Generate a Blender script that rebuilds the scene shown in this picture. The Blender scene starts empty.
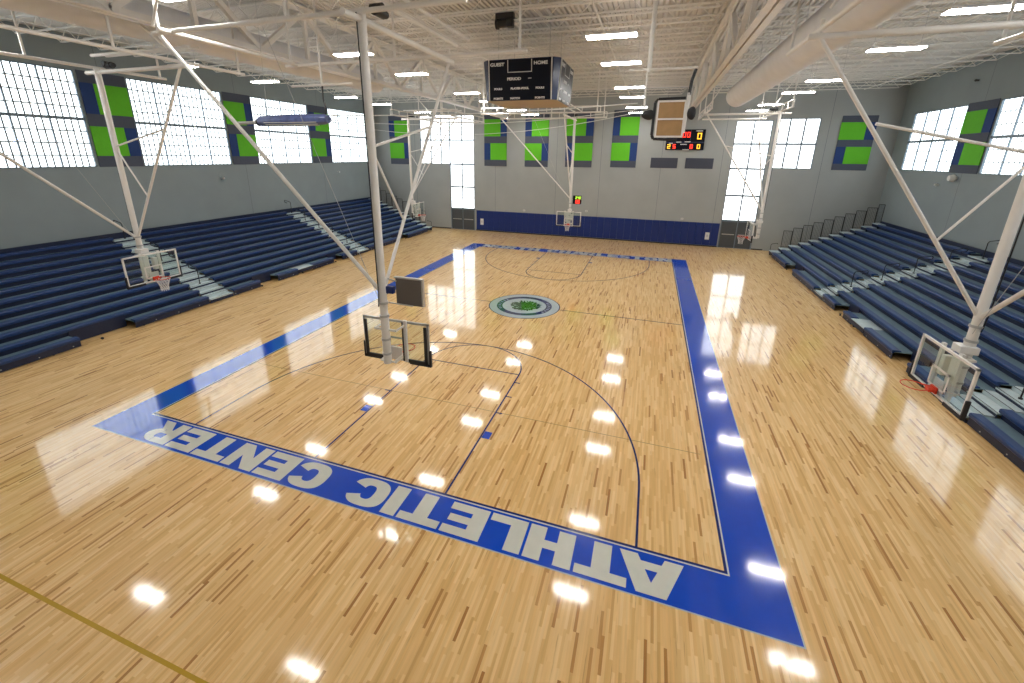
import bpy, bmesh, math, random
from mathutils import Vector, Matrix
random.seed(7)
SC = bpy.context.scene
COL = SC.collection
FT = .3048

# ------------------------------------------------------------------ materials
def mat(name, col, rough=.5, metal=0., spec=.5, emit=None, estr=0., coat=0., noise=0., nscale=8.):
    m = bpy.data.materials.new(name); m.use_nodes = True
    nt = m.node_tree; b = nt.nodes['Principled BSDF']
    b.inputs['Roughness'].default_value = rough; b.inputs['Metallic'].default_value = metal
    b.inputs['Specular IOR Level'].default_value = spec
    b.inputs['Coat Weight'].default_value = coat
    b.inputs['Base Color'].default_value = (*col, 1)
    if emit: b.inputs['Emission Color'].default_value = (*emit, 1); b.inputs['Emission Strength'].default_value = estr
    if noise > 0:
        tc = nt.nodes.new('ShaderNodeTexCoord'); n = nt.nodes.new('ShaderNodeTexNoise')
        n.inputs['Scale'].default_value = nscale; n.inputs['Detail'].default_value = 3
        nt.links.new(tc.outputs['Object'], n.inputs['Vector'])
        r = nt.nodes.new('ShaderNodeValToRGB')
        r.color_ramp.elements[0].position = .3; r.color_ramp.elements[1].position = .7
        r.color_ramp.elements[0].color = (*[c * (1 - noise) for c in col], 1)
        r.color_ramp.elements[1].color = (*[min(1, c * (1 + noise)) for c in col], 1)
        nt.links.new(n.outputs['Fac'], r.inputs['Fac']); nt.links.new(r.outputs['Color'], b.inputs['Base Color'])
    return m
def srgb(r, g, b):
    f = lambda c: (c / 255 / 12.92) if c / 255 <= .04045 else ((c / 255 + .055) / 1.055) ** 2.4
    return (f(r), f(g), f(b))

M = {}
M['wall'] = mat('painted_concrete_wall', (.365, .385, .38), .75, noise=.04, nscale=.7)
M['wall_side'] = mat('painted_concrete_side_wall', (.275, .325, .34), .75, noise=.04, nscale=.7)
M['joint'] = mat('wall_joint', (.16, .18, .19), .8)
M['white'] = mat('white_steel_paint', (.82, .80, .77), .4, noise=.03, nscale=3)
M['joistwhite'] = mat('white_joist_paint', (.80, .78, .74), .55)
M['deck'] = mat('white_roof_deck', (.68, .66, .63), .6)
M['duct'] = mat('fabric_duct', (.76, .765, .79), .6, noise=.04, nscale=2)
M['frame'] = mat('window_frame_grey', srgb(112, 126, 138), .45, metal=.2)
M['grid'] = mat('window_glazing_bar', srgb(120, 134, 142), .5)
M['pane'] = mat('translucent_window_panel', (.8, .86, .88), .4, emit=(.88, .97, 1.0), estr=3.0)
M['pane_far'] = mat('translucent_window_panel_far', (.8, .86, .88), .4, emit=(.95, .985, 1.0), estr=2.6)
M['lamp'] = mat('led_diffuser', (.9, .9, .9), .4, emit=(1, .97, .925), estr=52)
M['ceilfill'] = mat('added_ceiling_fill_glow', (.9, .9, .9), .4, emit=(1, .97, .925), estr=9)  # added upward glow to brighten the roof deck, not a real lamp part
M['lampbody'] = mat('lamp_housing_white', (.8, .8, .8), .4)
M['green'] = mat('lime_green_panel', srgb(96, 192, 22), .7, noise=.03)
M['navy'] = mat('navy_panel', srgb(20, 56, 118), .7, noise=.03)
M['dgrey'] = mat('charcoal_panel', srgb(74, 80, 96), .7, noise=.03)
M['slate'] = mat('slate_grey_board', srgb(66, 70, 84), .7)
M['padnavy'] = mat('navy_vinyl_pad', srgb(12, 42, 112), .35, noise=.06, nscale=2)
M['seat'] = mat('navy_bleacher_plastic', srgb(16, 52, 108), .33, noise=.05, nscale=3)
M['skirt'] = mat('dark_navy_bleacher_fascia', srgb(12, 27, 60), .45)
M['deckgrey'] = mat('blue_grey_bleacher_deck', srgb(112, 136, 148), .4, noise=.06, nscale=4)
M['step'] = mat('pale_grey_aisle_step', srgb(190, 205, 208), .45, noise=.05, nscale=6)
M['black'] = mat('black_steel', (.012, .012, .014), .4)
M['rubber'] = mat('black_rubber_pad', (.018, .018, .022), .6)
M['dark'] = mat('dark_underframe', (.02, .022, .026), .7)
M['alu'] = mat('brushed_aluminium', (.55, .55, .55), .35, metal=.8)
M['orange'] = mat('orange_rim_paint', srgb(228, 64, 30), .4)
M['net'] = mat('white_nylon_net', (.8, .8, .8), .7)
M['door'] = mat('dark_grey_door', srgb(76, 80, 84), .45, noise=.05)
M['base'] = mat('black_vinyl_base', (.03, .03, .03), .5)
M['sbface'] = mat('scoreboard_navy_black', srgb(8, 12, 28), .4, spec=.2)
M['sbblue'] = mat('scoreboard_navy_side', srgb(14, 34, 74), .3)
M['sbunder'] = mat('scoreboard_tan_underside', srgb(176, 158, 132), .6)
M['sbtext'] = mat('scoreboard_white_lettering', (.8, .8, .8), .5)
M['red'] = mat('lit_red_segment', (.5, .02, .01), .5, emit=(1, .05, .03), estr=1.6)
M['amber'] = mat('lit_amber_segment', (.5, .3, .02), .5, emit=(1, .55, .04), estr=1.3)
M['lgreen'] = mat('lit_green_segment', (.3, .5, .02), .5, emit=(.55, .95, .08), estr=1.0)
M['tan'] = mat('tan_plywood', srgb(172, 136, 92), .6, noise=.08)
M['clockback'] = mat('charcoal_clock_back', srgb(104, 98, 94), .7)
M['silver'] = mat('silver_paint', (.5, .5, .5), .4, metal=.3)
M['offwhite'] = mat('off_white_plastic', (.72, .72, .70), .5)
M['polepad'] = mat('pale_blue_vinyl_pad', srgb(92, 106, 160), .35, noise=.25, nscale=6)
M['cord'] = mat('white_cord', (.75, .75, .73), .6)

def glass_mat():
    m = bpy.data.materials.new('backboard_glass'); m.use_nodes = True; nt = m.node_tree; nt.nodes.clear()
    o = nt.nodes.new('ShaderNodeOutputMaterial'); t = nt.nodes.new('ShaderNodeBsdfTransparent'); g = nt.nodes.new('ShaderNodeBsdfGlossy')
    t.inputs[0].default_value = (.90, .94, .93, 1); g.inputs['Roughness'].default_value = .03
    f = nt.nodes.new('ShaderNodeFresnel'); f.inputs[0].default_value = 1.5
    mx = nt.nodes.new('ShaderNodeMixShader')
    ge = nt.nodes.new('ShaderNodeNewGeometry'); iv = nt.nodes.new('ShaderNodeMath'); iv.operation = 'SUBTRACT'; iv.inputs[0].default_value = 1; nt.links.new(ge.outputs['Backfacing'], iv.inputs[1])
    ml = nt.nodes.new('ShaderNodeMath'); ml.operation = 'MULTIPLY'; nt.links.new(iv.outputs[0], ml.inputs[0]); nt.links.new(f.outputs[0], ml.inputs[1])
    nt.links.new(ml.outputs[0], mx.inputs[0]); nt.links.new(t.outputs[0], mx.inputs[1]); nt.links.new(g.outputs[0], mx.inputs[2]); nt.links.new(mx.outputs[0], o.inputs[0])
    return m
M['glass'] = glass_mat()

def floor_mat():
    """maple strips running along Y: 57 mm wide, random lengths, each strip its own tone, a few much darker"""
    m = bpy.data.materials.new('varnished_maple_strips'); m.use_nodes = True; nt = m.node_tree
    N = nt.nodes.new; Lk = nt.links.new; b = nt.nodes['Principled BSDF']
    tc = N('ShaderNodeTexCoord'); sp = N('ShaderNodeSeparateXYZ'); Lk(tc.outputs['Object'], sp.inputs[0])
    def mth(op, a, c=None, d=None):
        n = N('ShaderNodeMath'); n.operation = op
        for i, v in enumerate((a, c, d)):
            if v is None: continue
            if isinstance(v, (int, float)): n.inputs[i].default_value = v
            else: Lk(v, n.inputs[i])
        return n.outputs[0]
    row = mth('FLOOR', mth('DIVIDE', sp.outputs['X'], .05))
    w1 = N('ShaderNodeTexWhiteNoise'); w1.noise_dimensions = '1D'; Lk(row, w1.inputs['W'])
    off = mth('MULTIPLY', w1.outputs['Value'], 37.3)
    ln = mth('ADD', mth('MULTIPLY', w1.outputs['Value'], .35), .55)
    col = mth('FLOOR', mth('DIVIDE', mth('ADD', sp.outputs['Y'], off), ln))
    cv = N('ShaderNodeCombineXYZ'); Lk(row, cv.inputs[0]); Lk(col, cv.inputs[1])
    w2 = N('ShaderNodeTexWhiteNoise'); w2.noise_dimensions = '3D'; Lk(cv.outputs[0], w2.inputs['Vector'])
    r = N('ShaderNodeValToRGB'); e = r.color_ramp.elements
    cols = [(0, (170, 114, 58)), (.03, (196, 142, 80)), (.08, (224, 178, 112)), (.3, (232, 188, 124)), (.6, (238, 197, 134)), (.85, (243, 205, 144)), (1, (247, 211, 152))]
    e[0].position = cols[0][0]; e[0].color = (*srgb(*cols[0][1]), 1)
    e[1].position = cols[-1][0]; e[1].color = (*srgb(*cols[-1][1]), 1)
    for p, c in cols[1:-1]:
        q = e.new(p); q.color = (*srgb(*c), 1)
    Lk(w2.outputs['Value'], r.inputs['Fac'])
    mp = N('ShaderNodeMapping'); mp.inputs['Scale'].default_value = (26, .9, 1); Lk(tc.outputs['Object'], mp.inputs['Vector'])
    n = N('ShaderNodeTexNoise'); n.inputs['Scale'].default_value = 1.0; n.inputs['Detail'].default_value = 4; Lk(mp.outputs[0], n.inputs['Vector'])
    g = mth('MULTIPLY_ADD', n.outputs['Fac'], .36, .84)
    # dark streaks of heartwood, broken and scattered
    mp2 = N('ShaderNodeMapping'); mp2.inputs['Scale'].default_value = (30, 1.5, 1); Lk(tc.outputs['Object'], mp2.inputs['Vector'])
    n2 = N('ShaderNodeTexNoise'); n2.inputs['Scale'].default_value = 1.0; n2.inputs['Detail'].default_value = 3; Lk(mp2.outputs[0], n2.inputs['Vector'])
    st = N('ShaderNodeMapRange'); st.inputs['From Min'].default_value = .64; st.inputs['From Max'].default_value = .72; Lk(n2.outputs['Fac'], st.inputs['Value'])
    mx = N('ShaderNodeMix'); mx.data_type = 'RGBA'; mx.blend_type = 'MULTIPLY'; mx.inputs['Factor'].default_value = 1
    cg = N('ShaderNodeCombineXYZ'); [Lk(g, cg.inputs[i]) for i in range(3)]
    Lk(r.outputs['Color'], mx.inputs['A']); Lk(cg.outputs[0], mx.inputs['B'])
    mx2 = N('ShaderNodeMix'); mx2.data_type = 'RGBA'; Lk(mth('MULTIPLY', st.outputs[0], .42), mx2.inputs['Factor'])
    Lk(mx.outputs['Result'], mx2.inputs['A']); mx2.inputs['B'].default_value = (*srgb(158, 98, 44), 1)
    Lk(mx2.outputs['Result'], b.inputs['Base Color'])
    b.inputs['Roughness'].default_value = .3; b.inputs['Specular IOR Level'].default_value = .1
    b.inputs['Coat Weight'].default_value = 1; b.inputs['Coat Roughness'].default_value = .075; b.inputs['Coat IOR'].default_value = 1.56
    nb = N('ShaderNodeTexNoise'); nb.inputs['Scale'].default_value = .8; Lk(mp.outputs[0], nb.inputs['Vector'])
    bp = N('ShaderNodeBump'); bp.inputs['Strength'].default_value = .03; bp.inputs['Distance'].default_value = .01
    Lk(nb.outputs['Fac'], bp.inputs['Height']); Lk(bp.outputs[0], b.inputs['Normal'])
    return m
M['floor'] = floor_mat()
def paint(name, c, a=0.):
    m = mat(name, srgb(*c), .12, coat=.5, noise=.03, nscale=5)
    B_ = m.node_tree.nodes['Principled BSDF']; B_.inputs['Coat Roughness'].default_value = .07; B_.inputs['Coat Weight'].default_value = 1; B_.inputs['Coat IOR'].default_value = 1.56; B_.inputs['Specular IOR Level'].default_value = .1
    return m
M['pblue'] = paint('royal_blue_court_paint', (0, 72, 198))
M['pnavy'] = paint('dark_blue_line_paint', (22, 40, 104))
M['pwhite'] = paint('pale_grey_court_lettering', (216, 218, 208))
M['pgrey'] = paint('pale_blue_grey_ring_paint', (186, 198, 202))
M['pyellow'] = paint('mustard_yellow_line_paint', (196, 156, 52))
M['pgreen'] = paint('leaf_green_paint', (40, 112, 34))
M['pdgreen'] = paint('dark_leaf_paint', (16, 44, 34))

# ------------------------------------------------------------------ mesh builder
class MB:
    def __init__(s): s.v = []; s.f = []; s.sm = []
    def add(s, v, f, smooth=False):
        n = len(s.v); s.v += [tuple(p) for p in v]; s.f += [tuple(i + n for i in q) for q in f]; s.sm += [smooth] * len(f); return s
    def box(s, x0, x1, y0, y1, z0, z1):
        if x0 > x1: x0, x1 = x1, x0
        if y0 > y1: y0, y1 = y1, y0
        if z0 > z1: z0, z1 = z1, z0
        v = [(x0, y0, z0), (x1, y0, z0), (x1, y1, z0), (x0, y1, z0), (x0, y0, z1), (x1, y0, z1), (x1, y1, z1), (x0, y1, z1)]
        return s.add(v, [(0, 3, 2, 1), (4, 5, 6, 7), (0, 1, 5, 4), (1, 2, 6, 5), (2, 3, 7, 6), (3, 0, 4, 7)])
    def prism(s, prof, axis, a, b):
        """extrude 2D profile (list of (p,q)) along axis between a and b; axis 'y': profile is (x,z); 'x': (y,z); 'z': (x,y)"""
        n = len(prof)
        def P(p, t): return {'y': (p[0], t, p[1]), 'x': (t, p[0], p[1]), 'z': (p[0], p[1], t)}[axis]
        v = [P(p, a) for p in prof] + [P(p, b) for p in prof]
        f = [tuple(range(n))[::-1], tuple(range(n, 2 * n))] + [(i, (i + 1) % n, n + (i + 1) % n, n + i) for i in range(n)]
        return s.add(v, f)
    def tube(s, a, b, r, n=10, r2=None, caps=True):
        a = Vector(a); b = Vector(b); d = (b - a)
        if d.length < 1e-6: return s
        d.normalize(); u = d.orthogonal().normalized(); w = d.cross(u); r2 = r if r2 is None else r2
        v = []
        for P, R in ((a, r), (b, r2)):
            for i in range(n):
                t = 2 * math.pi * i / n; v.append(P + u * (R * math.cos(t)) + w * (R * math.sin(t)))
        s.add(v, [(i, (i + 1) % n, n + (i + 1) % n, n + i) for i in range(n)], True)
        if caps: s.add(v, [tuple(range(n))[::-1], tuple(range(n, 2 * n))])
        return s
    def path(s, pts, r, n=8):
        for a, b in zip(pts[:-1], pts[1:]): s.tube(a, b, r, n)
        return s
    def bar(s, a, b, w, h, up=(0, 0, 1)):
        a = Vector(a); b = Vector(b); d = (b - a).normalized(); up = Vector(up)
        u = d.cross(up)
        if u.length < 1e-4: u = d.orthogonal()
        u.normalize(); t = u.cross(d).normalized()
        v = []
        for P in (a, b):
            for i, j in ((-1, -1), (1, -1), (1, 1), (-1, 1)): v.append(P + u * (i * w / 2) + t * (j * h / 2))
        return s.add(v, [(3, 2, 1, 0), (4, 5, 6, 7), (0, 1, 5, 4), (1, 2, 6, 5), (2, 3, 7, 6), (3, 0, 4, 7)])
    def flat(s, poly, z):
        return s.add([(p[0], p[1], z) for p in poly], [tuple(range(len(poly)))])
    def torus(s, c, R, r, n=28, m=8, ax='z'):
        v = []
        for i in range(n):
            t = 2 * math.pi * i / n
            for j in range(m):
                q = 2 * math.pi * j / m; x = (R + r * math.cos(q)) * math.cos(t); y = (R + r * math.cos(q)) * math.sin(t); z = r * math.sin(q)
                v.append((c[0] + x, c[1] + y, c[2] + z))
        return s.add(v, [(i * m + j, ((i + 1) % n) * m + j, ((i + 1) % n) * m + (j + 1) % m, i * m + (j + 1) % m) for i in range(n) for j in range(m)], True)
    def build(s, name, m, parent=None, bevel=0):
        me = bpy.data.meshes.new(name); me.from_pydata(s.v, [], s.f); me.validate()
        if len(me.polygons) == len(s.sm): me.polygons.foreach_set('use_smooth', s.sm)
        bm = bmesh.new(); bm.from_mesh(me); bmesh.ops.recalc_face_normals(bm, faces=bm.faces[:]); bm.to_mesh(me); bm.free()
        me.materials.append(m); o = bpy.data.objects.new(name, me); COL.objects.link(o)
        if parent: o.parent = parent
        if bevel:
            q = o.modifiers.new('edge', 'BEVEL'); q.width = bevel; q.segments = 2; q.limit_method = 'ANGLE'
        return o
def tag(o, label, cat, group=None, kind=None):
    if label: o['label'] = label
    if cat: o['category'] = cat
    if group: o['group'] = group
    if kind: o['kind'] = kind
    return o
def empty(name, loc=(0, 0, 0), rz=0):
    o = bpy.data.objects.new(name, None); COL.objects.link(o); o.location = loc; o.rotation_euler = (0, 0, rz); o.empty_display_size = .2; return o
def struct(o, label, cat='building'):
    o['kind'] = 'structure'; o['label'] = label; o['category'] = cat; return o
def copy_tree(o, parent=None):
    c = o.copy(); COL.objects.link(c)
    if parent: c.parent = parent
    for ch in list(o.children): copy_tree(ch, c)
    return c

# ------------------------------------------------------------------ dimensions
W = 22.2; YF = 32.8; YN = -7.7; ZR = 12.85; T = .3
CL = 25.49; HB = 7.62; CY = CL / 2

# ------------------------------------------------------------------ floor and court markings
fl = MB().box(-W - T, W + T, YN, YF + T, -.2, 0).build('floor', M['floor'])
struct(fl, 'glossy pale maple strip floor with blue bordered basketball court', 'floor')
ws, wn, wf = 1.0, .99, 1.10
Z1, Z2, Z3 = .002, .004, .006
def rect(mb, x0, x1, y0, y1, z): mb.flat([(x0, y0), (x1, y0), (x1, y1), (x0, y1)], z)
b = MB()
rect(b, -HB - ws, HB + ws, -wn, 0, Z1); rect(b, -HB - ws, HB + ws, CL, CL + wf, Z1)
rect(b, -HB - ws, -HB, 0, CL, Z1); rect(b, HB, HB + ws, 0, CL, Z1)
b.build('court_border', M['pblue'], fl)
def ring_rect(mb, x0, x1, y0, y1, w, z):
    rect(mb, x0, x1, y0, y0 + w, z); rect(mb, x0, x1, y1 - w, y1, z); rect(mb, x0, x0 + w, y0 + w, y1 - w, z); rect(mb, x1 - w, x1, y0 + w, y1 - w, z)
b = MB(); ring_rect(b, -HB - .07, HB + .07, -.07, CL + .07, .03, Z2); b.build('court_edge_line', M['pwhite'], fl)
# thin pale outline around the blue border
b = MB(); ring_rect(b, -HB - ws - .025, HB + ws + .025, -wn - .025, CL + wf + .025, .025, Z1); b.build('border_outline', M['pgrey'], fl)
b = MB()
ring_rect(b, -HB - .03, HB + .03, -.03, CL + .03, .045, Z3)
LW = .05
def arc(mb, cx, cy, r, a0, a1, w, z, n=48):
    for i in range(n):
        t0 = a0 + (a1 - a0) * i / n; t1 = a0 + (a1 - a0) * (i + 1) / n
        mb.flat([(cx + (r - w / 2) * math.cos(t0), cy + (r - w / 2) * math.sin(t0)), (cx + (r + w / 2) * math.cos(t0), cy + (r + w / 2) * math.sin(t0)),
                 (cx + (r + w / 2) * math.cos(t1), cy + (r + w / 2) * math.sin(t1)), (cx + (r - w / 2) * math.cos(t1), cy + (r - w / 2) * math.sin(t1))], z)
rect(b, -HB, HB, CY - LW / 2, CY + LW / 2, Z2)
for s in (1, -1):
    Y = (lambda y: y) if s == 1 else (lambda y: CL - y)
    yy = lambda a, c: (min(Y(a), Y(c)), max(Y(a), Y(c)))
    for x in (-6 * FT, 6 * FT): rect(b, x - LW / 2, x + LW / 2, *yy(0, 19 * FT), Z2)
    rect(b, -6 * FT, 6 * FT, *yy(19 * FT - LW / 2, 19 * FT + LW / 2), Z2)
    arc(b, 0, Y(19 * FT), 6 * FT, 0, s * math.pi, LW, Z2)
    arc(b, 0, Y(5.25 * FT), 19.75 * FT, 0, s * math.pi, LW, Z2 + .0005, 80)
    for x in (-19.75 * FT, 19.75 * FT): rect(b, x - LW / 2, x + LW / 2, *yy(0, 5.25 * FT), Z2)
    for sx in (-1, 1):
        for yb in (11.0, 14.1, 17.1):
            rect(b, *sorted((sx * 6 * FT, sx * (6 * FT + .2))), *yy(yb * FT, (yb + .17) * FT), Z2)
b.build('court_line', M['pnavy'], fl)
b = MB()
for s in (1, -1):
    Y = (lambda y: y) if s == 1 else (lambda y: CL - y)
    for sx in (-1, 1):
        x0, x1 = sorted((sx * (6 * FT + .03), sx * (6 * FT + .25))); y0, y1 = sorted((Y(7 * FT), Y(8 * FT))); rect(b, x0, x1, y0, y1, Z2)
b.build('lane_block', M['pblue'], fl)
b = MB(); rect(b, -20, 6.0, -4.42, -4.36, Z1); b.build('volleyball_line', M['pyellow'], fl)
b = MB()
for y in (3.4, 22.1):
    rect(b, -7.5, 7.5, y - .012, y + .012, Z1)
b.build('faint_cross_court_line', mat('faint_tan_line', srgb(176, 142, 92), .15), fl)

# ---- block letters, unit height 1, stroke t
def glyph(ch):
    """returns (width, list of polygons)"""
    t = .31; P = []
    R = lambda x0, x1, y0, y1: P.append([(x0, y0), (x1, y0), (x1, y1), (x0, y1)])
    h = .24
    def ringseg(cx, cy, rx, ry, a0, a1, tx, ty, n=18):
        for i in range(n):
            q = [a0 + (a1 - a0) * k / n for k in (i, i + 1)]
            o = [(cx + rx * math.cos(a), cy + ry * math.sin(a)) for a in q]
            ii = [(cx + (rx - tx) * math.cos(a), cy + (ry - ty) * math.sin(a)) for a in q]
            P.append([ii[0], o[0], o[1], ii[1]])
    D = math.pi / 180
    def superseg(cx, cy, rx, ry, a0, a1, tx, ty, n=34, e=.72):
        def pt(a, X, Y):
            c, s_ = math.cos(a), math.sin(a); return (cx + X * math.copysign(abs(c) ** e, c), cy + Y * math.copysign(abs(s_) ** e, s_))
        for i in range(n):
            q = [a0 + (a1 - a0) * k / n for k in (i, i + 1)]
            P.append([pt(q[0], rx - tx, ry - ty), pt(q[0], rx, ry), pt(q[1], rx, ry), pt(q[1], rx - tx, ry - ty)])
    if ch == 'A':
        w = 1.18
        P.append([(0, 0), (t + .03, 0), (.70, 1), (.33, 1)]); P.append([(w - t - .03, 0), (w, 0), (.85, 1), (.48, 1)]); P.append([(.30, .17), (.88, .17), (.80, .38), (.38, .38)])
        return w, P
    if ch == 'T': R(0, .96, 1 - h, 1); R(.48 - t / 2 - .02, .48 + t / 2 + .02, 0, 1 - h); return .96, P
    if ch == 'H': R(0, t + .03, 0, 1); R(.60, .94, 0, 1); R(t, .62, .38, .62); return .94, P
    if ch == 'L': R(0, t + .03, 0, 1); R(t, .80, 0, h); return .80, P
    if ch == 'E': R(0, t + .03, 0, 1); R(t, .87, 0, h); R(t, .82, .39, .61); R(t, .87, 1 - h, 1); return .87, P
    if ch == 'I': R(0, t + .04, 0, 1); return t + .04, P
    if ch == 'N': R(0, t, 0, 1); R(.67, .67 + t, 0, 1); P.append([(0, 1), (t + .04, 1), (.98, 0), (.63, 0)]); return .98, P
    if ch == 'C': superseg(.49, .5, .48, .5, 20 * D, 340 * D, .33, .25); return .97, P
    if ch == 'O': superseg(.49, .5, .49, .5, 0, 360 * D, .33, .25); return .98, P
    if ch == 'R':
        R(0, t + .03, 0, 1); R(t, .55, 1 - .22, 1); R(t, .55, .36, .56)
        ringseg(.56, .68, .38, .32, -90 * D, 90 * D, .30, .20, 14); P.append([(.36, .38), (.72, .38), (.98, 0), (.62, 0)]); return .98, P
    if ch == 'S':
        ringseg(.42, .735, .42, .285, 20 * D, 270 * D, .27, .19, 18); ringseg(.42, .265, .42, .285, -160 * D, 90 * D, .27, .19, 18); return .84, P
    return .56, []
def court_text(s, x0, x1, ybase, ytop, z, flip):
    out = MB(); gap = .06; tot = 0; G = []
    for c in s:
        w, P = glyph(c); G.append((tot, P)); tot += w + gap - (.22 if c == 'A' else 0)
    tot -= gap; sx = (x1 - x0) / tot; sy = ytop - ybase
    for o, P in G:
        for k, poly in enumerate(P):
            pts = []
            for x, y in poly:
                X = x0 + (o + x) * sx; Y = ybase + min(1.0, max(0, y)) * sy
                if flip: X = x1 - (X - x0); Y = ybase + ytop - Y
                pts.append((X, Y))
            out.flat(pts, z + .0003 * k if k < 6 else z + .0003 * (k % 6))
    return out
court_text('ATHLETIC CENTER', -6.93, 6.89, -.92, -.13, Z3, True).build('court_lettering', M['pwhite'], fl)
court_text('NORTH CHARLESTON', -7.5, 7.62, CL + .07, CL + 1.05, Z3, False).build('court_lettering', M['pwhite'], fl)

# ---- centre emblem
def disc(r0, r1, z, n=64):
    q = MB()
    for i in range(n):
        a0 = 2 * math.pi * i / n; a1 = 2 * math.pi * (i + 1) / n
        q.flat([(r0 * math.cos(a0), CY + r0 * math.sin(a0)), (r1 * math.cos(a0), CY + r1 * math.sin(a0)), (r1 * math.cos(a1), CY + r1 * math.sin(a1)), (r0 * math.cos(a1), CY + r0 * math.sin(a1))], z)
    return q
disc(0.001, 1.83, Z2 + .001).build('emblem_disc', M['pgrey'], fl)
disc(1.79, 1.83, Z3).build('emblem_outline', M['pnavy'], fl)
disc(1.13, 1.41, Z3).build('emblem_ring', M['pnavy'], fl)
q = MB()
for i in range(34):     # small marks of the ring's lettering
    a = 2 * math.pi * i / 34 + .05; rl_ = .02
    if abs(math.cos(a)) < .8: continue
    c, s_ = math.cos(a), math.sin(a)
    q.flat([(1.20 * c - .03 * s_, CY + 1.20 * s_ + .03 * c), (1.34 * c - .03 * s_, CY + 1.34 * s_ + .03 * c), (1.34 * c + .03 * s_, CY + 1.34 * s_ - .03 * c), (1.20 * c + .03 * s_, CY + 1.20 * s_ - .03 * c)], Z3 + .001)
q.build('emblem_mark', M['pgrey'], fl)
g1, g2 = MB(), MB()
for i in range(420):
    a = random.uniform(0, 2 * math.pi); rr = random.random() ** .6
    x = .66 * rr * math.cos(a) + .06; y = CY + .60 * rr * math.sin(a) + .02
    if (y < CY - .25 and abs(x) > .45) or (y > CY + .3 and x < -.3): continue
    ang = math.atan2(y - CY, x) + random.uniform(-.5, .5); l = random.uniform(.14, .26); w = l * .42
    c, s_ = math.cos(ang), math.sin(ang)
    P = [(x, y), (x + l * .5 * c - w * .5 * s_, y + l * .5 * s_ + w * .5 * c), (x + l * c, y + l * s_), (x + l * .5 * c + w * .5 * s_, y + l * .5 * s_ - w * .5 * c)]
    (g1 if i % 2 else g2).flat(P, Z3 + .0005 + .0001 * (i % 10))
g1.flat([(.06 + (.50 + .12 * math.sin(5 * t_ * .2618)) * math.cos(t_ * .2618), CY + .05 + (.42 + .1 * math.sin(7 * t_ * .2618)) * math.sin(t_ * .2618)) for t_ in range(24)], Z3 + .0002)
g2.flat([(-.05, CY - .62), (.06, CY - .62), (.04, CY), (-.03, CY)], Z3)
g1.build('emblem_leaf', M['pgreen'], fl); g2.build('emblem_leaf', M['pdgreen'], fl)

# ------------------------------------------------------------------ walls with openings
def wall(name, axis, c0, c1, a0, a1, z1, holes, m, label, joints=()):
    """axis 'x': wall normal x, spans y=a0..a1, thickness c0..c1"""
    A = sorted({a0, a1, *[h[0] for h in holes], *[h[1] for h in holes]}); Z = sorted({0, z1, *[h[2] for h in holes], *[h[3] for h in holes]})
    q = MB()
    for i in range(len(A) - 1):
        for j in range(len(Z) - 1):
            ca, cz = (A[i] + A[i + 1]) / 2, (Z[j] + Z[j + 1]) / 2
            if any(h[0] < ca < h[1] and h[2] < cz < h[3] for h in holes): continue
            if axis == 'x': q.box(c0, c1, A[i], A[i + 1], Z[j], Z[j + 1])
            else: q.box(A[i], A[i + 1], c0, c1, Z[j], Z[j + 1])
    o = struct(q.build(name, m), label, 'wall')
    if joints:
        q = MB(); inner = c0 if abs(c0) < abs(c1) else c1; sg = -1 if inner > 0 else 1
        for a in joints:
            zs = [0] + sorted([z for h in holes if h[0] < a < h[1] for z in h[2:4]]) + [z1]
            for k in range(0, len(zs) - 1, 2):
                if axis == 'x': q.box(inner, inner + sg * .002, a - .012, a + .012, zs[k], zs[k + 1])
                else: q.box(a - .012, a + .012, inner, inner + sg * .002, zs[k], zs[k + 1])
        q.build('panel_joint', M['joint'], o)
    return o
LZ0, LZM, LZ1 = 6.57, 8.93, 11.22
RZ0, RZM, RZ1 = 6.74, 8.61, 10.47
LWIN = [(-5.25, .25), (2.47, 8.03), (10.29, 15.85), (18.06, 23.5), (25.92, 31.3)]
RWIN = [(-5.6, -.1), (2.2, 7.7), (10.0, 15.5), (17.72, 23.18), (25.7, 31.08)]
FWIN = [(-16.95, -11.1, 6.5, 11.05), (-13.72, -11.1, 2.15, 6.5), (11.55, 14.12, 2.35, 10.25), (14.3, 17.28, 6.65, 10.38)]
FD = [(-13.72, -11.1, 0, 2.15), (11.55, 14.12, 0, 2.35)]
wall('wall_left', 'x', -W - T, -W, YN, YF + T, ZR, [(a, c, LZ0, LZ1) for a, c in LWIN], M['wall_side'], 'blue grey left side wall with high translucent windows above the bleachers', [1.36, 9.1, 16.9, 24.7])
wall('wall_right', 'x', W, W + T, YN, YF + T, ZR, [(a, c, RZ0, RZ1) for a, c in RWIN], M['wall_side'], 'blue grey right side wall with high translucent windows above the bleachers', [1.05, 8.85, 16.6, 24.5])
wall('wall_back', 'y', YF, YF + T, -W, W, ZR, FWIN + FD, M['wall'], 'grey far end wall with accent panels and tall corner windows', [-17.6, -8.9, -2.9, 1.1, 6.2, 10.9, 17.9])
wall('wall_front', 'y', YN - T, YN, -W - T, W + T, ZR, [], M['wall'], 'grey end wall behind the viewer')
struct(MB().box(-10.95, 11.5, YF - .012, YF, 0, .1).box(-W, -13.75, YF - .012, YF, 0, .1).box(14.15, 15.0, YF - .012, YF, 0, .1).build('baseboard_back', M['base']), 'thin black vinyl base along the foot of the far wall', 'baseboard')

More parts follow.
